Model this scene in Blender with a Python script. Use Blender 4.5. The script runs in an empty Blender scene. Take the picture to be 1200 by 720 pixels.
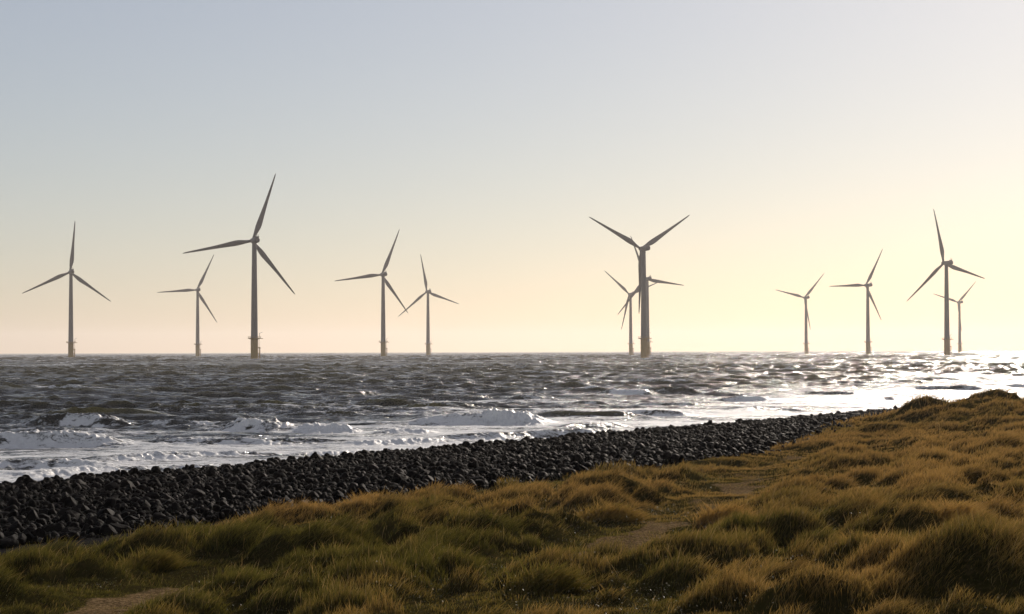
import bpy, bmesh, math
import numpy as np
from mathutils import Vector, Matrix

R = math.radians
scene = bpy.context.scene
C = scene.collection
rng = np.random.default_rng(7)

# ------------------------------------------------------------------ camera, world, sun, exposure
EYE = 6.0                      # metres above the sea
F = 2400.0                     # focal length in pixels of the 1200-pixel-wide photograph
HORIZON, SLOPE = 411.3, -0.003  # eye level in the photograph and its tilt
cam_d = bpy.data.cameras.new('camera')
cam_d.sensor_width = 36.0
cam_d.lens = 72.0
cam_d.clip_start, cam_d.clip_end = 0.2, 40000
cam = bpy.data.objects.new('camera', cam_d)
C.objects.link(cam)
cam.location = (0, 0, EYE)
cam.rotation_mode = 'QUATERNION'
pitch = math.atan((HORIZON - 360) / F)
cam.rotation_quaternion = (Matrix.Rotation(R(90) + pitch, 3, 'X') @ Matrix.Rotation(SLOPE, 3, 'Z')).to_quaternion()
scene.camera = cam

SUN_EL, SUN_AZ = R(21), R(20)
world = bpy.data.worlds.new('World')
scene.world = world
world.use_nodes = True
wn, wl = world.node_tree.nodes, world.node_tree.links
sky = wn.new('ShaderNodeTexSky')
sky.sky_type = 'NISHITA'
sky.sun_disc = False
sky.sun_elevation = SUN_EL
sky.sun_rotation = SUN_AZ
sky.altitude = 0
sky.air_density = 1.0
sky.dust_density = 0.45
sky.ozone_density = 2.5
bg = wn['Background']
bg.inputs['Strength'].default_value = 0.065
# thin high haze veiling the blue
veil = wn.new('ShaderNodeMix'); veil.data_type = 'RGBA'
veil.inputs[0].default_value = 0.26
veil.inputs[7].default_value = (10.8, 10.0, 9.4, 1)
wl.new(sky.outputs['Color'], veil.inputs[6])
wb = wn.new('ShaderNodeMix'); wb.data_type = 'RGBA'; wb.blend_type = 'MULTIPLY'
wb.inputs[0].default_value = 1.0
wb.inputs[7].default_value = (1.0, .966, .985, 1)
wl.new(veil.outputs[2], wb.inputs[6])
wl.new(wb.outputs[2], bg.inputs['Color'])

sun_d = bpy.data.lights.new('sun', 'SUN')
sun_d.energy = 4.6
sun_d.angle = R(0.5)
sun_d.color = (1.0, 0.88, 0.75)
sun = bpy.data.objects.new('sun', sun_d)
C.objects.link(sun)
sdir = Vector((math.sin(SUN_AZ) * math.cos(SUN_EL), math.cos(SUN_AZ) * math.cos(SUN_EL), math.sin(SUN_EL)))
sun.rotation_mode = 'QUATERNION'
sun.rotation_quaternion = (-sdir).to_track_quat('-Z', 'Y')
sun.location = (60, 200, 60)

scene.view_settings.view_transform = 'Standard'
scene.view_settings.look = 'None'
scene.view_settings.exposure = 0.0
scene.view_settings.gamma = 1.0
scene.render.engine = 'CYCLES'
cy = scene.cycles
cy.max_bounces = 6
cy.diffuse_bounces = 2
cy.glossy_bounces = 2
cy.transmission_bounces = 3
cy.transparent_max_bounces = 4
cy.volume_bounces = 0
cy.sample_clamp_direct = 0
cy.sample_clamp_indirect = 4
cy.use_denoising = True
cy.denoising_input_passes = 'RGB_ALBEDO_NORMAL'
cy.denoising_prefilter = 'ACCURATE'
try:
    cy.denoiser = 'OPENIMAGEDENOISE'
except Exception:
    pass
cy.caustics_reflective = False
cy.caustics_refractive = False

HAZE_DENSITY = 0.65e-4

# ------------------------------------------------------------------ helpers
def eye_y(px):
    return HORIZON + SLOPE * (px - 600)

def at(px, py, z=0.0):
    """Ground point seen at photograph pixel (px, py) on the level z."""
    D = (EYE - z) * F / (py - eye_y(px))
    return (px - 600) / F * D, D

def mesh_obj(name, V, faces, mat=None, parent=None, smooth=True, attrs=None, loops=None):
    """faces: (n,4) or (n,3) array, or a list of such arrays."""
    me = bpy.data.meshes.new(name)
    V = np.ascontiguousarray(V, dtype=np.float32)
    fl = faces if isinstance(faces, list) else [faces]
    fl = [np.asarray(f, dtype=np.int32) for f in fl if len(f)]
    tot = np.concatenate([np.full(len(f), f.shape[1], np.int32) for f in fl])
    idx = np.concatenate([f.ravel() for f in fl])
    start = np.concatenate([[0], np.cumsum(tot)[:-1]]).astype(np.int32)
    me.vertices.add(len(V)); me.vertices.foreach_set('co', V.ravel())
    me.loops.add(len(idx)); me.loops.foreach_set('vertex_index', idx)
    me.polygons.add(len(tot)); me.polygons.foreach_set('loop_start', start)
    me.polygons.foreach_set('loop_total', tot)
    if smooth:
        me.polygons.foreach_set('use_smooth', np.ones(len(tot), bool))
    me.update(calc_edges=True)
    for k, a in (attrs or {}).items():
        at_ = me.attributes.new(k, 'FLOAT', 'POINT')
        at_.data.foreach_set('value', np.ascontiguousarray(a, dtype=np.float32))
    if mat:
        me.materials.append(mat)
    o = bpy.data.objects.new(name, me)
    C.objects.link(o)
    if parent:
        o.parent = parent
    return o

def tag(o, label=None, cat=None, group=None, kind=None):
    if label: o['label'] = label
    if cat: o['category'] = cat
    if group: o['group'] = group
    if kind: o['kind'] = kind
    return o

class Noise:
    """smooth periodic value noise on numpy arrays"""
    def __init__(self, seed, n=256):
        self.n = n
        self.g = np.random.default_rng(seed).random((n, n)).astype(np.float32) * 2 - 1
    def __call__(self, x, y):
        n = self.n
        xi, yi = np.floor(x), np.floor(y)
        fx, fy = x - xi, y - yi
        fx = fx * fx * fx * (fx * (fx * 6 - 15) + 10); fy = fy * fy * fy * (fy * (fy * 6 - 15) + 10)
        a, b = xi.astype(np.int64) % n, yi.astype(np.int64) % n
        a1, b1 = (a + 1) % n, (b + 1) % n
        g = self.g
        return (g[a, b] * (1 - fx) + g[a1, b] * fx) * (1 - fy) + (g[a, b1] * (1 - fx) + g[a1, b1] * fx) * fy
    def fbm(self, x, y, o=4):
        r, amp, f = 0, 1.0, 1.0
        for i in range(o):
            r = r + amp * self(x * f + 17.3 * i, y * f + 9.1 * i); amp *= .5; f *= 2.03
        return r

def sstep(a, b, x):
    t = np.clip((x - a) / (b - a), 0, 1)
    return t * t * (3 - 2 * t)

N1, N2, N3, N4 = Noise(1), Noise(2), Noise(3), Noise(4)

# ------------------------------------------------------------------ node helpers
def mat_new(name):
    m = bpy.data.materials.new(name)
    m.use_nodes = True
    nt = m.node_tree
    nt.nodes.clear()
    out = nt.nodes.new('ShaderNodeOutputMaterial')
    return m, nt, out

class NB:
    def __init__(self, nt): self.nt = nt
    def n(self, t, **kw):
        nd = self.nt.nodes.new(t)
        for k, v in kw.items(): setattr(nd, k, v)
        return nd
    def l(self, a, b): self.nt.links.new(a, b)
    def set(self, nd, **kw):
        for k, v in kw.items():
            s = nd.inputs[k]
            if isinstance(v, bpy.types.NodeSocket): self.l(v, s)
            else: s.default_value = v
        return nd
    def attr(self, name):
        a = self.n('ShaderNodeAttribute', attribute_name=name); return a.outputs['Fac']
    def noise(self, vec, scale, detail=3, rough=.55, dist=0):
        t = self.n('ShaderNodeTexNoise')
        if vec is not None: self.l(vec, t.inputs['Vector'])
        t.inputs['Scale'].default_value = scale; t.inputs['Detail'].default_value = detail
        t.inputs['Roughness'].default_value = rough; t.inputs['Distortion'].default_value = dist
        return t.outputs['Fac']
    def math(self, op, a, b=None, clamp=False):
        m = self.n('ShaderNodeMath', operation=op, use_clamp=clamp)
        for i, v in enumerate((a, b)):
            if v is None: continue
            if isinstance(v, bpy.types.NodeSocket): self.l(v, m.inputs[i])
            else: m.inputs[i].default_value = v
        return m.outputs[0]
    def mix(self, f, a, b):
        m = self.n('ShaderNodeMix', data_type='RGBA')
        for s, v in ((0, f), (6, a), (7, b)):
            if isinstance(v, bpy.types.NodeSocket): self.l(v, m.inputs[s])
            else: m.inputs[s].default_value = v if s == 0 else (*v, 1) if len(v) == 3 else v
        return m.outputs[2]
    def ramp(self, f, lo, hi):
        m = self.n('ShaderNodeMapRange', interpolation_type='SMOOTHSTEP')
        self.l(f, m.inputs[0])
        for i, v in ((1, lo), (2, hi)):
            if isinstance(v, bpy.types.NodeSocket): self.l(v, m.inputs[i])
            else: m.inputs[i].default_value = v
        return m.outputs[0]
    def pos(self, scale=None):
        g = self.n('ShaderNodeNewGeometry').outputs['Position']
        if scale is None: return g
        m = self.n('ShaderNodeMapping'); m.inputs['Scale'].default_value = scale
        self.l(g, m.inputs['Vector'])
        return m.outputs['Vector']

# ------------------------------------------------------------------ materials
def mat_paint(name, col, rough=.45, grime=.12):
    m, nt, out = mat_new(name); b = NB(nt)
    tc = b.n('ShaderNodeTexCoord').outputs['Object']
    mp = b.n('ShaderNodeMapping'); mp.inputs['Scale'].default_value = (1.2, 1.2, .12); b.l(tc, mp.inputs['Vector'])
    f = b.ramp(b.noise(mp.outputs['Vector'], 1.5, 4), .35, .75)
    c = b.mix(f, col, tuple(v * (1 - grime * 2.5) for v in col))
    p = b.n('ShaderNodeBsdfPrincipled')
    b.set(p, **{'Base Color': c, 'Roughness': rough})
    b.l(p.outputs[0], out.inputs['Surface'])
    return m

M_TOWER = mat_paint('turbine_paint', (.12, .117, .118))
M_BLADE = mat_paint('blade_paint', (.12, .117, .118), .5, .05)
M_YELLOW = mat_paint('foundation_paint', (.42, .26, .05), .5, .2)
M_STEEL = mat_paint('galvanised_steel', (.25, .24, .22), .5)

def mat_ground():
    m, nt, out = mat_new('dune_ground'); b = NB(nt)
    P = b.pos()
    n1 = b.noise(P, 1.3, 5); n2 = b.noise(P, 14, 4, .7)
    n3 = b.noise(P, 38, 3, .75)
    sand = b.mix(b.ramp(b.math('ADD', b.math('MULTIPLY', n2, .5), b.math('MULTIPLY', n3, .5)), .4, .62), (.060, .040, .019), (.25, .170, .088))
    soil = b.mix(b.ramp(n1, .35, .65), (.022, .019, .007), (.040, .034, .011))
    soil = b.mix(b.ramp(n2, .45, .75), soil, (.060, .043, .018))
    stone = b.mix(n2, (.012, .012, .012), (.035, .033, .031))
    c = b.mix(b.ramp(b.math('ADD', b.attr('sand'), b.math('MULTIPLY', b.math('SUBTRACT', n2, .5), .5)), .35, .65), soil, sand)
    c = b.mix(b.attr('stony'), c, stone)
    bump = b.n('ShaderNodeBump'); b.set(bump, Height=n2, Strength=.6, Distance=.06)
    p = b.n('ShaderNodeBsdfPrincipled')
    b.set(p, **{'Base Color': c, 'Roughness': 1.0, 'Specular IOR Level': .0, 'Normal': bump.outputs[0]})
    b.l(p.outputs[0], out.inputs['Surface'])
    return m

def mat_grass():
    m, nt, out = mat_new('grass_blade'); b = NB(nt)
    tint, u = b.attr('tint'), b.attr('along')
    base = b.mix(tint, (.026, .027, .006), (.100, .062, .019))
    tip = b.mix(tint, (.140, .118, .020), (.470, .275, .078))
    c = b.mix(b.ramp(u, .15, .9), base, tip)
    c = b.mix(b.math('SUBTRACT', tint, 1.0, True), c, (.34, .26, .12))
    d = b.n('ShaderNodeBsdfDiffuse'); b.set(d, Color=c)
    t = b.n('ShaderNodeBsdfTranslucent'); b.set(t, Color=c)
    g = b.n('ShaderNodeBsdfGlossy'); b.set(g, Color=(.5, .48, .4, 1), Roughness=.45)
    mx = b.n('ShaderNodeMixShader'); b.set(mx, Fac=.4); b.l(d.outputs[0], mx.inputs[1]); b.l(t.outputs[0], mx.inputs[2])
    m2 = b.n('ShaderNodeMixShader'); b.set(m2, Fac=.035); b.l(mx.outputs[0], m2.inputs[1]); b.l(g.outputs[0], m2.inputs[2])
    b.l(m2.outputs[0], out.inputs['Surface'])
    return m

def mat_leaf():
    m, nt, out = mat_new('weed_leaf'); b = NB(nt)
    c = b.mix(b.attr('tint'), (.050, .062, .016), (.14, .13, .055))
    p = b.n('ShaderNodeBsdfPrincipled'); b.set(p, **{'Base Color': c, 'Roughness': .55, 'Specular IOR Level': .35})
    t = b.n('ShaderNodeBsdfTranslucent'); b.set(t, Color=c)
    mx = b.n('ShaderNodeMixShader'); b.set(mx, Fac=.4); b.l(p.outputs[0], mx.inputs[1]); b.l(t.outputs[0], mx.inputs[2])
    b.l(mx.outputs[0], out.inputs['Surface'])
    return m

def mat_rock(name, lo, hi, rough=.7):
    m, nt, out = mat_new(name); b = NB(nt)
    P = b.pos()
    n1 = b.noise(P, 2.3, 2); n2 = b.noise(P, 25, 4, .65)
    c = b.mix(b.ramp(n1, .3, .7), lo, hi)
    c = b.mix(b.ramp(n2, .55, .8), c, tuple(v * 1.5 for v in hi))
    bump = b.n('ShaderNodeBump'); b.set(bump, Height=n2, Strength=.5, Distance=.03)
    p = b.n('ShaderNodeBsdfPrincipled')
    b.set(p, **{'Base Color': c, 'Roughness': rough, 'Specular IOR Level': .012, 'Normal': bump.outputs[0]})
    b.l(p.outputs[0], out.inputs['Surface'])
    return m

def mat_sea():
    m, nt, out = mat_new('sea_water'); b = NB(nt)
    P = b.pos()
    foam, olive_glow = b.attr('foam'), b.attr('olive_glow')
    # ripples on the water
    r0 = b.noise(b.pos((.6, 1.0, 1)), .22, 2, .5)
    r1 = b.noise(b.pos((.6, 1.0, 1)), .8, 3, .6)
    r2 = b.noise(b.pos((.8, 1.0, 1)), 3.5, 3, .6)
    h = b.math('ADD', b.math('MULTIPLY', r1, .95), b.math('MULTIPLY', r2, .30))
    h = b.math('ADD', h, b.math('MULTIPLY', r0, 1.1))
    bump = b.n('ShaderNodeBump'); b.set(bump, Height=h, Strength=1.0, Distance=.9)
    wc = b.mix(olive_glow, (.036, .036, .029), (.20, .170, .055))  # brighter olive base colour paints sunlight glowing through thin wave faces
    w = b.n('ShaderNodeBsdfPrincipled')
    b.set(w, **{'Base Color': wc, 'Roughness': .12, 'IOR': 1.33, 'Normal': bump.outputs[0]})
    # whitewater: torn by two scales of noise, drawn out along the shore
    f1 = b.noise(b.pos((.35, 1.0, 1)), 1.3, 5, .68, .6)
    f2 = b.noise(b.pos((.6, 1.0, 1)), 5.5, 4, .7, .4)
    fn = b.math('ADD', b.math('MULTIPLY', f1, .6), b.math('MULTIPLY', f2, .4))
    k = b.math('SUBTRACT', b.math('ADD', foam, b.math('MULTIPLY', fn, 2.0)), 1.0)
    mask = b.ramp(k, .46, .74)
    fb = b.n('ShaderNodeBump'); b.set(fb, Height=fn, Strength=1.0, Distance=.25)
    fo = b.n('ShaderNodeBsdfPrincipled')
    b.set(fo, **{'Base Color': b.mix(f2, (.66, .67, .66), (.94, .94, .92)), 'Roughness': .42, 'Normal': fb.outputs[0]})
    mx = b.n('ShaderNodeMixShader'); b.l(mask, mx.inputs[0]); b.l(w.outputs[0], mx.inputs[1]); b.l(fo.outputs[0], mx.inputs[2])
    b.l(mx.outputs[0], out.inputs['Surface'])
    return m

M_GROUND, M_GRASS, M_LEAF, M_SEA = mat_ground(), mat_grass(), mat_leaf(), mat_sea()
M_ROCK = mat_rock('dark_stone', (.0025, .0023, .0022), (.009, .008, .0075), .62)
M_PALE = mat_rock('pale_stone', (.05, .047, .044), (.10, .095, .088), .5)  # pale stones, their light colour also standing in for wet glints

# ------------------------------------------------------------------ terrain
def st(x, y):
    return -.877 * x + .48 * y, .48 * x + .877 * y

PS = np.array([-200, -60, -20, 0, 5, 11, 17, 25, 32, 40, 50, 53.5, 57, 61, 70, 100, 300.])
PZ = np.array([5.5, 4.9, 4.5, 4.2, 3.6, 3.0, 2.6, 2.15, 1.85, 1.55, 1.15, .95, .25, -.4, -1.4, -4, -9.])
_fs = np.arange(-200, 300, .5)
_fz = np.convolve(np.pad(np.interp(_fs, PS, PZ), 4, mode='edge'), np.ones(9) / 9, mode='valid')

def edge_s(t):
    """where grass gives way to stones, measured from the inland side"""
    return np.interp(t, [0, 30, 45, 60, 67, 82, 105, 130, 300], [27, 27.8, 29, 28.8, 29.3, 32, 38, 44, 46]) + .9 * N3(t * .35, t * 0 + .5) + .5 * N3(t * 1.1, t * 0 + 7.5)

# mounds: (x, y, half-width, half-depth, height)
MOUNDS = []
def mound_px(px, py, zguess, wpx, hpx):
    x, y = at(px, py, zguess)
    sc = F / y
    MOUNDS.append((x, y + wpx / sc * .35, wpx / sc / 2, max(.5, wpx / sc * .4), hpx / sc * .95))
for a in [(510, 604, 1.9, 110, 20), (600, 612, 1.95, 110, 20), (700, 616, 2.0, 130, 26), (430, 600, 1.9, 60, 16),
          (395, 664, 2.35, 110, 30), (330, 618, 2.0, 120, 18), (850, 622, 2.4, 110, 24), (760, 655, 2.5, 120, 22),
          (1005, 668, 3.2, 120, 34), (1150, 705, 3.55, 300, 70), (1050, 690, 3.5, 190, 52), (1190, 660, 3.6, 150, 50), (1110, 640, 3.6, 120, 30), (960, 735, 3.4, 170, 50), (930, 600, 2.4, 110, 18), (640, 700, 2.8, 150, 32),
          (170, 662, 2.35, 120, 36), (520, 690, 2.7, 130, 30), (800, 690, 2.9, 220, 30), (560, 650, 2.4, 120, 26),
          (270, 690, 2.7, 130, 30), (1090, 560, 2.4, 120, 18), (1180, 545, 2.4, 120, 20), (980, 545, 2.1, 120, 16),
          (20, 665, 2.3, 110, 30), (1085, 476, 3.0, 75, 16), (1168, 470, 3.2, 90, 18), (1040, 490, 2.8, 80, 12), (720, 575, 1.9, 100, 18), (460, 640, 2.3, 110, 22), (880, 700, 3.0, 140, 26)]:
    mound_px(*a)
for i in range(1900):
    D = 17 + (125 - 17) * rng.random() ** .75
    x = D * rng.uniform(-.36, .38)
    s, t = st(x, D)
    if s > edge_s(np.array([t]))[0] - .5: continue
    w = rng.uniform(.28, .50 + .012 * D)
    near_edge = np.clip((edge_s(np.array([t]))[0] - s) / 4, .3, 1)
    MOUNDS.append((x, D, w, w * rng.uniform(.55, .95), min(.55, w * rng.uniform(.5, .95)) * near_edge * (.7 if D > 85 else 1) * (.62 if D < 30 else .88) * (.6 if (x > 3.5 and D > 34) else 1)))

GX0, GX1, GY0, GY1, GR = -34., 50., 6., 176., .1
gx = np.arange(GX0, GX1, GR); gy = np.arange(GY0, GY1, GR)
XX, YY = np.meshgrid(gx, gy, indexing='ij')

PATH = [(10.7, 78), (7.6, 64), (5.4, 52), (3.4, 43), (2.0, 36), (.9, 31)]
PATH2 = [(-4.6, 32), (-5.3, 30.5), (-5.7, 28.2), (-6.3, 26.5), (-7.5, 24)]
def dist_poly(X, Y, P):
    d = np.full(X.shape, 1e9)
    for (x0, y0), (x1, y1) in zip(P[:-1], P[1:]):
        dx, dy = x1 - x0, y1 - y0
        u = np.clip(((X - x0) * dx + (Y - y0) * dy) / (dx * dx + dy * dy), 0, 1)
        d = np.minimum(d, np.hypot(X - x0 - u * dx, Y - y0 - u * dy))
    return d

def base_z(X, Y):
    s, t = st(X, Y)
    z = np.interp(s, _fs, _fz)
    # the dune that rises to the right and hides the shore
    z = z + 1.0 * np.exp(-((X - 31) / 12) ** 2 - ((Y - 113) / 20) ** 2) * sstep(52, 34, s)
    z = z + .5 * np.exp(-((X - 24) / 4) ** 2 - ((Y - 106) / 9) ** 2)
    return z

S_, T_ = st(XX, YY)
mask_grass = sstep(.8, -.8, S_ - edge_s(T_))
MZ = np.zeros_like(XX); MM = np.zeros_like(XX)
for (mx, my, w, d, h) in MOUNDS:
    i0, i1 = int((mx - w - GX0) / GR), int((mx + w - GX0) / GR) + 2
    j0, j1 = int((my - d - GY0) / GR), int((my + d - GY0) / GR) + 2
    i0, j0 = max(i0, 0), max(j0, 0)
    if i1 <= i0 or j1 <= j0: continue
    sl = (slice(i0, i1), slice(j0, j1))
    xx, yy = XX[sl], YY[sl]
    wob = 1 + .30 * N2(xx * 1.7, yy * 1.7) + .28 * N1(xx * 3.9, yy * 3.9)
    r2 = (((xx - mx) / w) ** 2 + ((yy - my) / d) ** 2) * wob
    q = np.clip(1 - r2, 0, 1) ** 1.2
    MZ[sl] = np.maximum(MZ[sl], h * q); MM[sl] = np.maximum(MM[sl], np.clip(q * 1.9, 0, 1))
d1 = dist_poly(XX, YY, PATH) + .45 * N1(XX * 1.3, YY * 1.3)
d2 = dist_poly(XX, YY, PATH2) + .4 * N1(XX * 1.5, YY * 1.5)
patchy = sstep(-.35, .35, N4(XX * .55, YY * .22) + .2 * N1(XX * 2, YY * 2))
SAND = np.maximum(sstep(.7, .15, d1) * (.42 + .55 * patchy), sstep(.8, .3, d2) * (.5 + .5 * patchy))
calm = np.maximum(sstep(2.3, .5, d1), sstep(2.2, .6, d2))
MZ *= (1 - .85 * calm) * mask_grass; MM *= (1 - .9 * calm) * mask_grass
ZZ = base_z(XX, YY) + MZ + .10 * N1.fbm(XX * .4, YY * .4, 3) * mask_grass + .03 * N2.fbm(XX * 2.2, YY * 2.2, 2) - .12 * calm

def samp(A, x, y):
    u = np.clip((x - GX0) / GR, 0, A.shape[0] - 1.001); v = np.clip((y - GY0) / GR, 0, A.shape[1] - 1.001)
    i, j = u.astype(int), v.astype(int); a, b = u - i, v - j
    return (A[i, j] * (1 - a) + A[i + 1, j] * a) * (1 - b) + (A[i, j + 1] * (1 - a) + A[i + 1, j + 1] * a) * b

def grid_faces(nu, nv):
    i, j = np.meshgrid(np.arange(nu - 1), np.arange(nv - 1), indexing='ij')
    a = (i * nv + j).ravel()
    return np.stack([a, a + nv, a + nv + 1, a + 1], 1)

def build_ground():
    x = np.concatenate([np.arange(-600, GX0, 30), np.arange(GX0 + .2, GX1 - .2, .25), np.arange(GX1 + 5, 700, 25)])
    y = np.concatenate([np.arange(-300, 0, 20), np.arange(0, GY0, 2), np.arange(GY0 + .2, 80, .2), np.arange(80, GY1 - .2, .4), np.arange(GY1 + 5, 900, 25)])
    X, Y = np.meshgrid(x, y, indexing='ij')
    inside = (X > GX0 + .1) & (X < GX1 - .2) & (Y > GY0 + .1) & (Y < GY1 - .2)
    Z = np.where(inside, samp(ZZ, X, Y), base_z(X, Y))
    s, t = st(X, Y)
    sand = np.where(inside, samp(SAND, X, Y), 0)
    stony = 1 - np.where(inside, samp(mask_grass, X, Y), sstep(.8, -.8, s - 46))
    V = np.stack([X, Y, Z], -1).reshape(-1, 3)
    o = mesh_obj('ground', V, grid_faces(len(x), len(y)), M_GROUND, attrs={'sand': sand.ravel(), 'stony': stony.ravel()})
    tag(o, 'dune ground of dark soil with trodden sandy path', kind='structure')
build_ground()

# ------------------------------------------------------------------ sea
# breakers: x0, ybase0, x1, ybase1 in the photograph, crest height (m), foam on the front 0..1, painted backlit olive 0..1, lumpiness
BREAK = [
    (10, 499, 172, 500, .80, 1.0, .0, .25), (140, 499, 335, 502, .45, .8, .0, .35), (240, 503, 325, 506, .75, 1.25, 0, .8),
    (30, 489, 215, 489, .95, .0, 1.0, .05), (-80, 525, 165, 522, .75, 1.2, 0, .6), (120, 520, 440, 518, .40, .95, 0, .3),
    (-60, 547, 150, 546, .36, 1.2, 0, .5), (80, 543, 350, 534, .28, 1.1, 0, .4), (335, 507, 430, 506, .62, 1.2, 0, .8),
    (470, 496, 645, 497, .72, .85, .15, .2), (545, 496, 642, 497, .62, 1.25, 0, 1.0), (605, 490, 765, 490, .60, .12, .9, .05),
    (490, 517, 735, 510, .46, .6, .25, .2), (390, 521, 540, 518, .32, 1.1, 0, .4), (695, 463, 775, 464, .95, 1.2, 0, .4),
    (742, 463, 788, 463, .85, .2, .35, .1), (768, 463, 824, 463, .95, .2, .35, .1), (715, 487, 815, 487, .58, .5, .15, .3),
    (680, 514, 800, 508, .36, .8, 0, .4), (1055, 456, 1165, 457, .55, .5, .1, .35), (1150, 454, 1270, 454, .45, .4, .1, .3),
    (290, 477, 382, 478, .62, .1, .8, .1), (370, 465, 455, 464, .75, .35, .35, .2), (450, 480, 560, 482, .62, .45, .7, .3),
    (520, 483, 610, 481, .5, .4, .2, .3), (410, 476, 490, 477, .45, .2, .7, .2), (180, 464, 270, 465, .55, .1, .6, .1), (205, 478, 285, 479, .45, .15, .7, .1),
    (630, 455, 710, 456, .6, .1, .7, .1), (590, 470, 660, 470, .5, .7, .2, .4), (810, 505, 890, 502, .4, .9, 0, .4), (830, 470, 910, 470, .5, .5, 0, .3),
    (0, 489, 60, 490, .4, .2, .6, .1), (550, 456, 630, 457, .5, .1, .4, .2), (890, 498, 970, 494, .3, .9, 0, .4), (850, 483, 970, 482, .4, .5, 0, .3),
    (-20, 559, 200, 551, .24, 1.2, 0, .5), (140, 553, 340, 545, .22, 1.1, 0, .4), (310, 536, 540, 528, .22, 1.1, 0, .4), (90, 478, 160, 478, .4, .1, .5, .1),
    (930, 462, 1020, 463, .45, .4, 0, .3), (980, 470, 1085, 468, .3, .4, 0, .3), (-40, 512, 90, 512, .3, .9, 0, .4), (430, 508, 520, 507, .35, .9, 0, .4),
    (330, 488, 440, 489, .4, .6, .3, .4), (640, 503, 740, 500, .35, .8, .1, .4), (730, 476, 830, 476, .4, .6, .2, .3), (0, 470, 90, 470, .5, .1, .5, .2),
    (660, 474, 720, 474, .4, .6, .3, .3), (250, 489, 330, 490, .35, .5, .4, .3),
]

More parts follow.
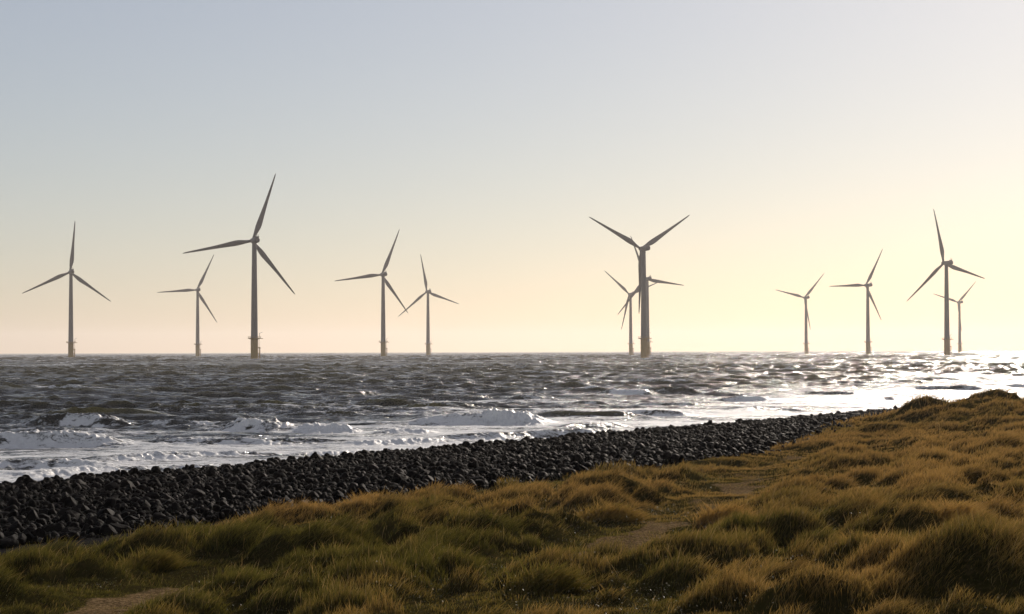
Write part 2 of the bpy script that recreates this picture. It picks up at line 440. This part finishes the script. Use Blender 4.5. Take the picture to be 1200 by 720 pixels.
def build_sea():
    d = [np.arange(84, 235, .17), np.arange(235, 420, .4), np.arange(420, 800, .7), np.arange(800, 2200, 1.7), np.arange(2200, 4600, 4.0)]
    far = [4600.]
    while far[-1] < 9000: far.append(far[-1] * 1.004)
    D = np.concatenate(d + [np.array(far)])
    a = np.concatenate([np.linspace(-.62, -.30, 60, endpoint=False), np.linspace(-.30, .30, 900), np.linspace(.30, .62, 61)[1:]])
    DD, AA = np.meshgrid(D, a, indexing='ij')
    X0 = DD * np.tan(AA); Y0 = DD.copy()           # rows lie parallel to the horizon
    step = np.gradient(D)[:, None]
    s, t = st(X0, Y0)
    deep = sstep(75, 150, s)
    X, Y, Z = X0.copy(), Y0.copy(), np.zeros_like(X0)
    crest = np.zeros_like(X0)
    r = np.random.default_rng(11)
    n = 90
    lam = np.exp(r.uniform(np.log(.9), np.log(22), n))
    for i in range(n):
        L = lam[i]; k = 2 * np.pi / L
        th = R(-102) + r.normal(0, .42 if L < 9 else .25)       # running towards the shore
        kx, ky = k * math.cos(th), k * math.sin(th)
        amp = .017 * L ** .64 * r.uniform(.6, 1.4)
        p0 = r.uniform(0, 6.28)
        fade = np.clip((L / step[:, 0] - 2.6) / 2.6, 0, 1)
        m = int((fade > 0).sum())
        if m == 0: continue
        xx, yy = X0[:m], Y0[:m]
        ph = kx * xx + ky * yy + p0 + 1.2 * N2(xx / (L * 6) + i * 3.1, yy / (L * 6))
        A = amp * fade[:m, None] * (.25 + .75 * deep[:m]) * (1 + (.9 if L < 7 else .25) * sstep(230, 650, yy)) * (1 + .75 * sstep(600, 1300, yy)) * (.75 + .7 * N1(xx / (L * 4) + i * 5.7, yy / (L * 3)))
        sn, cs = np.sin(ph), np.cos(ph)
        Z[:m] += A * cs
        X[:m] -= .75 * A * sn * kx / k; Y[:m] -= .75 * A * sn * ky / k
        crest[:m] += A * cs
    foam = np.zeros_like(X0); olive_glow = np.zeros_like(X0)
    # whitecaps on the highest crests
    wc = sstep(.55, .95, crest + .2 * N3.fbm(X0 * .12, Y0 * .12, 3)) * sstep(.05, .5, N4(X0 * .03, Y0 * .045) + .15)
    foam = np.maximum(foam, .62 * wc)
    olive_glow = np.maximum(olive_glow, .45 * sstep(.25, .75, crest))  # high crests coloured as if backlit
    # surf zone: sheets of foam left by the bores
    surf = sstep(116, 84, s + 5 * N3(t * .06, s * .05))
    foam = np.maximum(foam, surf * (.66 + .26 * N2.fbm(X0 * .06, Y0 * .25, 4)))
    mid = sstep(185, 104, s)
    foam = np.maximum(foam, mid * (.40 + .26 * N2.fbm(X0 * .05 + 40, Y0 * .2, 4)))
    for (x0, y0, x1, y1, h, fo, ol, lump) in BREAK:
        p0, p1 = at(x0, y0), at(x1, y1)
        lo, hi = min(p0[1], p1[1]) - 12, max(p0[1], p1[1]) + 14
        i0, i1 = np.searchsorted(D, [lo, hi])
        if i1 <= i0: continue
        sl = slice(i0, i1)
        xx, yy = X0[sl], Y0[sl]
        dx, dy = p1[0] - p0[0], p1[1] - p0[1]
        L = math.hypot(dx, dy)
        u = ((xx - p0[0]) * dx + (yy - p0[1]) * dy) / (L * L)
        v = ((xx - p0[0]) * dy - (yy - p0[1]) * dx) / L       # positive towards the camera
        lump *= .55 if lump < .75 else 1
        v = v + .9 * N1(u * L * .16 + x0, 0 * u) + .35 * N1(u * L * .7 + x0, 0 * u + 3) + lump * .25 * N2(u * L * 2.1 + x0, v * .7)
        env = sstep(-.06, .34, u) * sstep(1.06, .68, u)
        hh = h * env * (1 + .16 * N2(u * L * .18 + y0, 0 * u) + (.03 + .10 * lump) * N3.fbm(u * L * .9 + y0, v * .8, 3))
        hh = np.maximum(hh, 0)
        wf = .75 + 1.0 * h; wb = 1.8 + 2.2 * h
        prof = np.where(v < 0, np.exp(-(v / wb) ** 2), np.clip(1 - v / wf, 0, 1) ** 1.5)
        trough = -.18 * np.exp(-((v - wf - .9) / 1.1) ** 2)
        wave = hh * (prof + trough)
        rough = fo * (.10 + .10 * lump) * env * N4.fbm(xx * 3.6, yy * 3.0, 2) * sstep(2.2 * wf, .8 * wf, np.abs(v)) * (.35 + .5 * h)
        Z[sl] = np.where(prof > .02, np.maximum(Z[sl] * (1 - .35 * prof * env), -.05) + wave, Z[sl] + wave) + rough
        Y[sl] -= .35 * hh * prof ** 2                          # the lip leans forward
        ff = env * fo * np.where(v < 0, np.exp(-(v / (.45 + .3 * lump)) ** 2), sstep(wf * 2.6 + 2.5 * lump, wf * .8, v))
        foam[sl] = np.maximum(foam[sl] * (1 - .8 * env * ol * prof), ff * (.66 + .40 * N2.fbm(xx * .7, yy * 1.3, 3)))
        olive_glow[sl] = np.maximum(olive_glow[sl], env * ol * np.clip(prof * 1.3, 0, 1) * sstep(-.9, -.1, v) * np.clip(.62 + .55 * N3.fbm(xx * .5, yy * .9, 3), 0, 1))  # backlit glow of the breaker, put into its colour
        if fo >= .5:                                           # trail of foam behind the crest
            tr = env * .36 * np.exp(-np.clip(-v, 0, 99) / 3.5) * (v < 0)
            foam[sl] = np.maximum(foam[sl], tr * (1 + .6 * N3.fbm(xx * .3, yy * .5, 3)))
    Z = np.where(s < 62, np.minimum(Z, .35), Z)
    V = np.stack([X, Y, Z], -1).reshape(-1, 3)
    f = grid_faces(len(D), len(a))
    keep = (s.ravel()[f].max(1) > 53)
    f = f[keep]
    o = mesh_obj('sea', V, f[:, ::-1], M_SEA, attrs={'foam': np.clip(foam, 0, 1.3).ravel(), 'olive_glow': np.clip(olive_glow, 0, 1).ravel()})
    tag(o, 'choppy grey green sea with white breakers', kind='structure')
build_sea()

# ------------------------------------------------------------------ wind turbines
def bm_obj(name, bm, mat, parent, smooth=True):
    me = bpy.data.meshes.new(name)
    bmesh.ops.recalc_face_normals(bm, faces=bm.faces)
    bm.to_mesh(me); bm.free()
    if smooth:
        me.polygons.foreach_set('use_smooth', np.ones(len(me.polygons), bool))
        try: me.set_sharp_from_angle(angle=R(40))
        except Exception: pass
    me.materials.append(mat)
    o = bpy.data.objects.new(name, me); C.objects.link(o)
    if parent: o.parent = parent
    return o

def ring_loft(bm, rings, close=True):
    vs = [[bm.verts.new(p) for p in r] for r in rings]
    for a, b in zip(vs[:-1], vs[1:]):
        n = len(a)
        for i in range(n):
            bm.faces.new((a[i], a[(i + 1) % n], b[(i + 1) % n], b[i]))
    if close:
        bm.faces.new(vs[0]); bm.faces.new(vs[-1])

def lathe(bm, prof, n=28, cx=0, cy=0):
    ring_loft(bm, [[(cx + r * math.cos(2 * math.pi * i / n), cy + r * math.sin(2 * math.pi * i / n), z) for i in range(n)] for r, z in prof])

def bar(bm, p, q, r, n=6):
    p, q = Vector(p), Vector(q)
    d = (q - p).normalized()
    a = d.orthogonal().normalized(); b = d.cross(a)
    ring_loft(bm, [[tuple(c + r * (math.cos(2 * math.pi * i / n) * a + math.sin(2 * math.pi * i / n) * b)) for i in range(n)] for c in (p, q)])

def box(bm, lo, hi, bev=0):
    g = bmesh.ops.create_cube(bm, size=1)
    for v in g['verts']:
        v.co = Vector([(lo[k] + hi[k]) / 2 + v.co[k] * (hi[k] - lo[k]) for k in range(3)])
    if bev:
        es = list({e for v in g['verts'] for e in v.link_edges})
        bmesh.ops.bevel(bm, geom=es, offset=bev, segments=3, affect='EDGES', profile=.6)

def make_blade(parent):
    bm = bmesh.new()
    rings = []
    st_ = [(0, .95, .95, 0), (1.2, .95, .95, 0), (3, 1.05, .9, 2), (5.5, 1.45, .72, 10), (8.5, 1.85, .52, 12), (11, 1.9, .42, 10), (15, 1.66, .33, 8),
           (20, 1.36, .26, 6), (26, 1.05, .19, 4), (32, .86, .14, 2.5), (38, .66, .10, 1), (42.5, .50, .07, 0), (45, .38, .05, 0), (46.3, .20, .03, 0), (46.7, .05, .02, 0)]
    for r, c, th, tw in st_:
        a = R(tw); ring = []
        off = -(c - .95) * .38 if r > 2 else 0
        bend = -.0011 * r * r                  # pre-bent upwind
        for i in range(16):
            q = 2 * math.pi * i / 16
            x = c * math.cos(q) + off; y = th * math.sin(q) * (1 if math.cos(q) < 0 or r < 4 else (1 - .6 * math.cos(q)))
            ring.append((x * math.cos(a) - y * math.sin(a), -(x * math.sin(a) + y * math.cos(a)) + bend, 1.2 + r))
        rings.append(ring)
    ring_loft(bm, rings)
    return bm_obj('blade', bm, M_BLADE, parent)

HUBZ = 80.0
def make_turbine():
    root = bpy.data.objects.new('wind_turbine', None); C.objects.link(root)
    bm = bmesh.new()
    lathe(bm, [(2.45, -4), (2.45, 8), (2.55, 8.05), (2.55, 8.5), (2.45, 8.55), (2.45, 14.2)])
    fnd = bm_obj('foundation', bm, M_YELLOW, root)
    bm = bmesh.new()
    lathe(bm, [(2.46, 14.2), (3.0, 14.25), (4.3, 14.6), (4.3, 14.95), (2.3, 14.95)])
    box(bm, (3.0, -1.6, 14.5), (5.6, 1.6, 14.9))
    fnd.rotation_euler = (0, 0, math.pi)
    plat = bm_obj('platform', bm, M_YELLOW, fnd)
    bm = bmesh.new()
    n = 20
    for hgt in (15.5, 16.05):
        for i in range(n):
            a, b = 2 * math.pi * i / n, 2 * math.pi * (i + 1) / n
            bar(bm, (4.2 * math.cos(a), 4.2 * math.sin(a), hgt), (4.2 * math.cos(b), 4.2 * math.sin(b), hgt), .05, 5)
    for i in range(n):
        a = 2 * math.pi * i / n
        bar(bm, (4.2 * math.cos(a), 4.2 * math.sin(a), 14.9), (4.2 * math.cos(a), 4.2 * math.sin(a), 16.1), .06, 5)
    bm_obj('railing', bm, M_YELLOW, fnd)
    bm = bmesh.new()
    for yy in (-.9, .9):
        bar(bm, (3.6, yy, -3), (3.6, yy, 9.0), .22, 8)
        for z in (1, 5, 8.8):
            bar(bm, (2.3, yy, z), (3.6, yy, z), .18, 6)
    for z in np.arange(0, 14.4, .5):
        bar(bm, (3.25, -.35, z), (3.25, .35, z), .05, 4)
    for yy in (-.35, .35):
        bar(bm, (3.25, yy, -1), (3.25, yy, 14.6), .07, 5)
    box(bm, (2.4, -1.3, 8.2), (4.0, 1.3, 8.5))
    bm_obj('boat_landing', bm, M_YELLOW, fnd)
    bm = bmesh.new()                            # service crane on the platform
    bar(bm, (3.9, 1.0, 14.9), (3.9, 1.0, 18.2), .16, 8); bar(bm, (3.9, 1.0, 18.2), (5.7, .4, 18.9), .12, 6)
    bm_obj('crane', bm, M_STEEL, fnd)
    bm = bmesh.new()
    lathe(bm, [(2.3, 14.95), (2.36, 15.0), (2.3, 15.2), (2.15, 30), (1.98, 45), (1.80, 58), (1.62, 70), (1.52, 78.4)], 32)
    tw = bm_obj('tower', bm, M_TOWER, root)
    bm = bmesh.new()
    box(bm, (-.55, -2.42, 15.3), (.55, -2.2, 17.5), .08)
    bm_obj('door', bm, M_STEEL, tw)
    bm = bmesh.new()
    rings = []
    for y, w, h, z in [(-2.6, 1.3, 1.35, 0), (-2.2, 1.6, 1.65, 0), (-1, 1.75, 1.8, 0), (3, 1.8, 1.85, .05), (6.2, 1.75, 1.75, .1), (7.6, 1.5, 1.45, .15), (8.0, 1.1, 1.0, .2)]:
        ring = []
        for i in range(24):
            q = 2 * math.pi * i / 24
            e = .55
            cx, cz = math.cos(q), math.sin(q)
            ring.append((w * math.copysign(abs(cx) ** e, cx), y, HUBZ + z + h * math.copysign(abs(cz) ** e, cz)))
        rings.append(ring)
    ring_loft(bm, rings)
    lathe(bm, [(1.55, 78.0), (1.75, 78.2), (1.75, 78.8)])
    nac = bm_obj('nacelle', bm, M_TOWER, root)
    bm = bmesh.new()
    bar(bm, (.5, 7.2, HUBZ + 1.6), (.5, 7.2, HUBZ + 4.4), .14, 6); bar(bm, (-.5, 7.2, HUBZ + 1.6), (-.5, 7.2, HUBZ + 3.6), .12, 6)
    bar(bm, (-.9, 7.2, HUBZ + 3.3), (.9, 7.2, HUBZ + 3.3), .10, 6)
    bm_obj('wind_mast', bm, M_STEEL, nac)
    bm = bmesh.new()
    box(bm, (-1.3, 5.9, HUBZ + 1.7), (1.3, 6.9, HUBZ + 2.5), .12)
    bm_obj('cooler', bm, M_TOWER, nac)
    bm = bmesh.new()                            # hub: a rounded nose turned about its own axis
    prof = [(.02, -2.5), (.7, -2.35), (1.2, -1.9), (1.55, -1.2), (1.65, -.3), (1.62, .6), (1.5, 1.2)]
    ring_loft(bm, [[(r * math.cos(2 * math.pi * i / 24), y, r * math.sin(2 * math.pi * i / 24)) for i in range(24)] for r, y in prof])
    hub = bm_obj('hub', bm, M_BLADE, root)
    hub.location = (0, -3.95, HUBZ + .1)
    for i in range(3):
        if i == 0: bl = make_blade(hub); first = bl
        else:
            bl = first.copy(); C.objects.link(bl); bl.parent = hub
        bl.rotation_euler = (0, R(120 * i), 0)
    return root

def copy_tree(o, parent=None):
    c = o.copy(); C.objects.link(c)
    if parent: c.parent = parent
    for ch in list(o.children): copy_tree(ch, c)
    return c

# base x, hub y, rotor phase (degrees from upright), label
TURB = [
    (83, 319, 5, 'grey wind turbine standing alone at the far left of the row'),
    (231.5, 340, 26, 'small distant wind turbine just left of the tallest turbine'),
    (298, 282, 19, 'tallest and nearest dark grey wind turbine on a yellow foundation'),
    (449, 322, 22, 'middle sized wind turbine whose lower right blade crosses the smaller neighbour\'s blade'),
    (501.5, 342, 109, 'smaller wind turbine right of the one whose blade it crosses'),
    (754.5, 291.5, 58, 'large wind turbine with two blades raised in a wide V and one straight down'),
    (758.5, 327, 98, 'wind turbine mostly hidden directly behind the large turbine with raised V blades'),
    (739, 345, 70, 'pale small wind turbine just left of the large turbine with raised V blades'),
    (944.5, 349, 43, 'pale small wind turbine standing alone between the V bladed turbine and the right hand group'),
    (1017, 334.5, 28, 'pale tan wind turbine just left of the largest right hand turbine'),
    (1109.5, 308.5, 106, 'largest wind turbine of the right hand group, with one blade almost upright'),
    (1124.5, 354.5, 46, 'smallest and palest wind turbine behind the largest right hand one'),
]
proto = make_turbine()
todo = [proto] + [copy_tree(proto) for _ in TURB[1:]]
YAW = 24
for o, (px, hy, ph, lab) in zip(todo, TURB):
    D = (HUBZ - EYE) * F / (eye_y(px) - hy)
    o.location = ((px - 600) / F * D, D, 0)
    o.rotation_euler = (0, 0, R(180 + YAW))      # rotors face the wind from the open sea
    hub = [c for c in o.children if c.name.startswith('hub')][0]
    hub.rotation_euler = (Matrix.Rotation(R(-6), 3, 'X') @ Matrix.Rotation(R(-ph), 3, 'Y')).to_euler()
    tag(o, lab, 'wind turbine', 'wind turbines standing in the sea')

# ------------------------------------------------------------------ stones of the shore
def ico(sub):
    bm = bmesh.new(); bmesh.ops.create_icosphere(bm, subdivisions=sub, radius=1)
    V = np.array([v.co[:] for v in bm.verts]); Fc = np.array([[v.index for v in f.verts] for f in bm.faces]); bm.free()
    return V, Fc
def rock_shape(sub, seed):
    V, Fc = ico(sub)
    r = np.random.default_rng(seed)
    for _ in range(9):                          # cut flat facets
        n = r.normal(size=3); n /= np.linalg.norm(n); c = r.uniform(.55, .85)
        d = V @ n; V = V - np.maximum(d - c, 0)[:, None] * n * .92
    V = V + .05 * r.normal(size=V.shape) * (1 if sub < 3 else .25)
    V = V * np.array([1, r.uniform(.65, .95), r.uniform(.5, .8)])
    return V, Fc
SH_LO = [rock_shape(2, 100 + i) for i in range(10)]
SH_HI = [rock_shape(3, 200 + i) for i in range(10)]

def build_rocks():
    sp = .225
    s0, t0 = np.meshgrid(np.arange(29.5, 60, sp), np.arange(14, 190, sp), indexing='ij')
    s = (s0 + rng.uniform(-.5, .5, s0.shape) * sp).ravel(); t = (t0 + rng.uniform(-.5, .5, t0.shape) * sp).ravel()
    x, y = -.877 * s + .48 * t, .48 * s + .877 * t
    ok = (np.abs(x / np.maximum(y, 1)) < .33) & (y > 20) & (y < 174) & (x > GX0 + 1) & (x < GX1 - 1)
    e = edge_s(t)
    ok &= (s > e - 1.5 + rng.uniform(0, 2.2, s.shape))
    x, y, s, t = x[ok], y[ok], s[ok], t[ok]
    n = len(x)
    r = .055 + .065 * rng.random(n) + .19 * rng.random(n) ** 9
    big = (s > 50) & (s < 55.5); r[big] *= rng.uniform(1.0, 1.35, big.sum())
    z = samp(ZZ, x, y) + r * rng.uniform(.1, .45, n) + .10 * N3(x * .9, y * .9)
    pale = rng.random(n) < .02  # sparse pale ones double as painted glints on wet stone
    r[pale] *= .62
    rank = np.argsort(-(r / y))
    # the largest showing ones become objects of their own
    own = [i for i in rank if abs(x[i] / y[i]) < .246][:300]
    own_set = np.zeros(n, bool); own_set[own] = True
    rest = np.where(~own_set)[0]
    ang = rng.uniform(0, 6.28, (n, 3)); ang[:, :2] *= .22
    from mathutils import Euler
    for nm, sel, mt in (('stones', rest[~pale[rest]], M_ROCK), ('pale_stones', rest[pale[rest]], M_PALE)):
        Vs, Fs, o0 = [], [], 0
        for i in sel:
            V, Fc = SH_LO[i % 10]
            M = np.array(Euler(ang[i]).to_matrix()) * r[i]
            Vs.append(V @ M.T + (x[i], y[i], z[i])); Fs.append(Fc + o0); o0 += len(V)
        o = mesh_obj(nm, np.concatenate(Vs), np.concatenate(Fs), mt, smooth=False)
        tag(o, 'mass of dark stones banked along the shore' if mt is M_ROCK else 'scattered small pale stones and painted wet glints among the dark bank', kind='stuff')
    base, basep = [], []
    for i in range(10):
        for mt, lst in ((M_ROCK, base), (M_PALE, basep)):
            me = bpy.data.meshes.new('boulder')
            V, Fc = SH_HI[i]
            me.from_pydata(V.tolist(), [], Fc.tolist()); me.materials.append(mt); lst.append(me)
    for i in own:
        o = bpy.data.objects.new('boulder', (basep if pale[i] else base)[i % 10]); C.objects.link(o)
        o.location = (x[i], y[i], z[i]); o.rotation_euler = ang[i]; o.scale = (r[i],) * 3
        if pale[i]: tag(o, 'pale grey boulder lying among the dark boulders of the shore bank', 'boulder', 'pale boulders in the shore bank')
        else: tag(o, 'dark grey boulder in the stony bank between grass and sea', 'boulder', 'dark boulders in the shore bank')
    print('rocks', n, 'own', len(own))
build_rocks()

# ------------------------------------------------------------------ grass
WIND = np.array([.93, -.10])
def blades(x, y, z, L, w, tint, lean, r):
    n = len(x)
    us = np.array([0, .4, .75, 1.0])
    la = lean * (.55 + .75 * r.random(n))
    ang = r.uniform(0, 2 * np.pi, n); spread = .5 * r.random(n) ** .7
    la = la * np.where(r.random(n) < .12, -.3, 1)
    dirx = WIND[0] * la + np.cos(ang) * spread; diry = WIND[1] * la + np.sin(ang) * spread
    wa = r.uniform(-1.2, 1.2, n)                 # ribbon facing
    wx, wy = np.cos(wa) * w / 2, np.sin(wa) * w / 2
    V = np.empty((n, 7, 3), np.float32); A = np.empty((n, 7), np.float32)
    k = 0
    for u in us:
        bx = x + dirx * L * (u * .35 + u * u * .75); by = y + diry * L * (u * .35 + u * u * .75)
        bz = z + L * (u - .38 * np.minimum(np.abs(la), 1.1) * u * u)
        if u < 1:
            f = 1 - .45 * u
            V[:, k] = np.stack([bx - wx * f, by - wy * f, bz], 1); V[:, k + 1] = np.stack([bx + wx * f, by + wy * f, bz], 1)
            A[:, k:k + 2] = u; k += 2
        else:
            V[:, k] = np.stack([bx, by, bz], 1); A[:, k] = 1
    b = (np.arange(n) * 7)[:, None]
    q = np.concatenate([b + [0, 1, 3, 2], b + [2, 3, 5, 4]]); tr = b + [4, 5, 6]
    return V.reshape(-1, 3), [q, tr], {'along': A.ravel(), 'tint': np.repeat(tint, 7)}

def build_grass():
    r = np.random.default_rng(5)
    xs, ys, ws = [], [], []
    for d0, d1_, dens, wd in ((14, 24, 2000, .0055), (24, 36, 1300, .007), (36, 52, 650, .0095), (52, 75, 330, .014), (75, 105, 170, .02), (105, 160, 70, .028)):
        half = .29 + 2.2 / d0
        area = (d1_ ** 2 - d0 ** 2) / 2 * half * 2
        n = int(area * dens)
        D = np.sqrt(r.uniform(d0 ** 2, d1_ ** 2, n)); a = r.uniform(-half, half + .02, n)
        xs.append(D * a); ys.append(D); ws.append(np.full(n, wd))
    x, y, w = map(np.concatenate, (xs, ys, ws))
    g, m, sd = samp(mask_grass, x, y), samp(MM, x, y), samp(SAND, x, y)
    clump = N2.fbm(x * 1.3 + 50, y * 1.3, 3)
    tuft = N3.fbm(x * 3.6, y * 3.0 + 9, 2)
    sd = sd * (.72 + .5 * N1.fbm(x * 2.3, y * 1.4, 2))
    p = g * np.clip(1 - 1.15 * sd, .05, 1) * np.clip(.42 + .60 * m + .30 * clump + .6 * tuft - .12 * sstep(8, -4, x), .14, 1)
    s, t = st(x, y)
    k = (r.random(len(x)) < p) & (x > GX0 + 1) & (x < GX1 - 1)
    x, y, w, m, clump, sd, tuft = x[k], y[k], w[k], m[k], clump[k], sd[k], tuft[k]
    z = samp(ZZ, x, y) - .02
    n = len(x)
    L = (.04 + .06 * r.random(n)) + m * (.05 + .17 * r.random(n)) * (1 + .2 * clump)
    near = sstep(36, 19, y)
    L *= (1 + .35 * tuft) * (1 - .28 * near)
    stray = r.random(n) < .03
    L = np.where(stray, L * 1.25 + .02, L)
    L = np.maximum(L * (1 - .6 * sd), .04)
    broad = N1.fbm(x * .09, y * .06, 3)
    rightness = sstep(-2, 10, x - .0 * y)
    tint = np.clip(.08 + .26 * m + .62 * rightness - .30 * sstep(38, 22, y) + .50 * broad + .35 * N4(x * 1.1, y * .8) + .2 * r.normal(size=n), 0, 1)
    tint = np.where(stray, 1.1 + .6 * r.random(n), tint)
    lean = .35 + .15 * m + .4 * N3(x * .9, y * .9) + .2 * N2(x * .25, y * .25)
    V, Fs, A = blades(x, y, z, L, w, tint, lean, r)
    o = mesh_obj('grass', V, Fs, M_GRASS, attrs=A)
    tag(o, 'windswept brown and green dune grass', kind='stuff')
    print('blades', n)
    # low broad-leaved weeds in the hollows
    n = 120000
    D = 15 + 85 * r.random(n) ** 1.1; x = D * r.uniform(-.27, .28, n); y = D
    m, g, sd = samp(MM, x, y), samp(mask_grass, x, y), samp(SAND, x, y)
    cl = N4.fbm(x * .5, y * .35, 3)
    k = r.random(n) < g * np.clip(1 - .75 * m, 0.05, 1) * np.clip(.3 + .9 * cl, .03, 1) * (1 - .9 * sd) * sstep(9, -1, x - .02 * y)
    x, y = x[k], y[k]; n = len(x)
    z = samp(ZZ, x, y) + .05 + .20 * r.random(n)
    sz = (.007 + .010 * r.random(n)) * (.45 + y / 55)
    a = r.uniform(0, 6.28, n); tl = r.uniform(-.5, .9, n)
    ux, uy, uz = np.cos(a) * np.cos(tl), np.sin(a) * np.cos(tl), np.sin(tl)
    vx, vy = -np.sin(a), np.cos(a)
    P = np.stack([x, y, z], 1); U = np.stack([ux, uy, uz], 1) * sz[:, None]; W = np.stack([vx, vy, 0 * x], 1) * sz[:, None] * .45
    V = np.stack([P - U, P + W, P + U * 1.1, P - W], 1).reshape(-1, 3)
    o = mesh_obj('ground_cover', V, (np.arange(n) * 4)[:, None] + [0, 1, 2, 3], M_LEAF, smooth=False, attrs={'tint': np.repeat(r.random(n), 4)})
    tag(o, 'small leaved weeds between the tussocks', kind='stuff')
build_grass()

# tussocks that stand out, each a thing of its own
def tussock_mesh(seed, nb, tintm, w):
    r = np.random.default_rng(seed)
    rad = np.sqrt(r.random(nb)); a = r.uniform(0, 6.28, nb)
    x, y = .5 * rad * np.cos(a), .34 * rad * np.sin(a)
    z = .16 * (1 - rad ** 2) - .1
    L = .24 + .24 * r.random(nb) * (1.1 - .5 * rad)
    tint = np.clip(tintm + .2 * r.normal(size=nb), 0, 1)
    V, Fs, A = blades(x, y, z, L, np.full(nb, w), tint, .55 + .25 * r.random(nb), r)
    o = mesh_obj('grass_tussock', V, Fs, M_GRASS, attrs=A)
    me = o.data; bpy.data.objects.remove(o)
    return me
TM = [tussock_mesh(31, 1500, .15, .012), tussock_mesh(32, 1500, .55, .012), tussock_mesh(33, 1500, .95, .012)]
def tussock(px, py, z, wpx, kind, label):
    for _ in range(6):
        x, y = at(px, py, z); z = float(samp(ZZ, np.array([x]), np.array([y]))[0])
    o = bpy.data.objects.new('grass_tussock', TM[kind]); C.objects.link(o)
    sc = wpx / F * y
    o.location = (x, y, z); o.scale = (sc, sc, min(sc, 1.15)); o.rotation_euler = (0, 0, rng.uniform(-.4, .4))
    tag(o, label, 'tussock', 'windswept grass tussocks on the dune')
for a in [
    (428, 597, 1.9, 52, 2, 'reddish brown upright tussock alone against the dark stones'),
    (508, 601, 1.9, 70, 0, 'dark green tussock just right of the reddish one by the stones'),
    (588, 606, 1.9, 70, 1, 'rounded brown green tussock in the middle, just below the stones'),
    (708, 614, 2.0, 80, 1, 'broad brown tussock with a dark shaded face left of the sandy path'),
    (392, 660, 2.4, 80, 0, 'large dark round tussock lower left of centre'),
    (845, 618, 2.4, 70, 2, 'brown tussock on the right bank of the sandy path'),
    (172, 655, 2.4, 78, 0, 'big green tussock above the sandy patch at lower left'),
    (1003, 648, 3.2, 62, 2, 'dark pointed tussock left of the big shaded dune face'),
    (1112, 622, 3.9, 80, 2, 'tall tussock on the crest of the big shaded dune face'),
    (1082, 474, 3.3, 52, 1, 'dark tussock on the dune crest against the glittering water'),
    (1160, 466, 3.6, 48, 1, 'tussock on the highest dune crest near the right edge'),
    (632, 694, 2.8, 96, 0, 'dark tussock at the bottom centre of the dune'),
]:
    tussock(*a)

# ------------------------------------------------------------------ sea haze
bm = bmesh.new()
box(bm, (-12000, -600, -12), (12000, 14000, 134))
me = bpy.data.meshes.new('haze'); bm.to_mesh(me); bm.free()
hm, nt, out = mat_new('sea_haze')
pv = nt.nodes.new('ShaderNodeVolumePrincipled')
pv.inputs['Color'].default_value = (.95, .89, .86, 1)
pv.inputs['Density'].default_value = HAZE_DENSITY
pv.inputs['Anisotropy'].default_value = .42
nt.links.new(pv.outputs[0], out.inputs['Volume'])
me.materials.append(hm)
ho = bpy.data.objects.new('haze', me); C.objects.link(ho)
tag(ho, 'thin bright sea haze', kind='stuff')
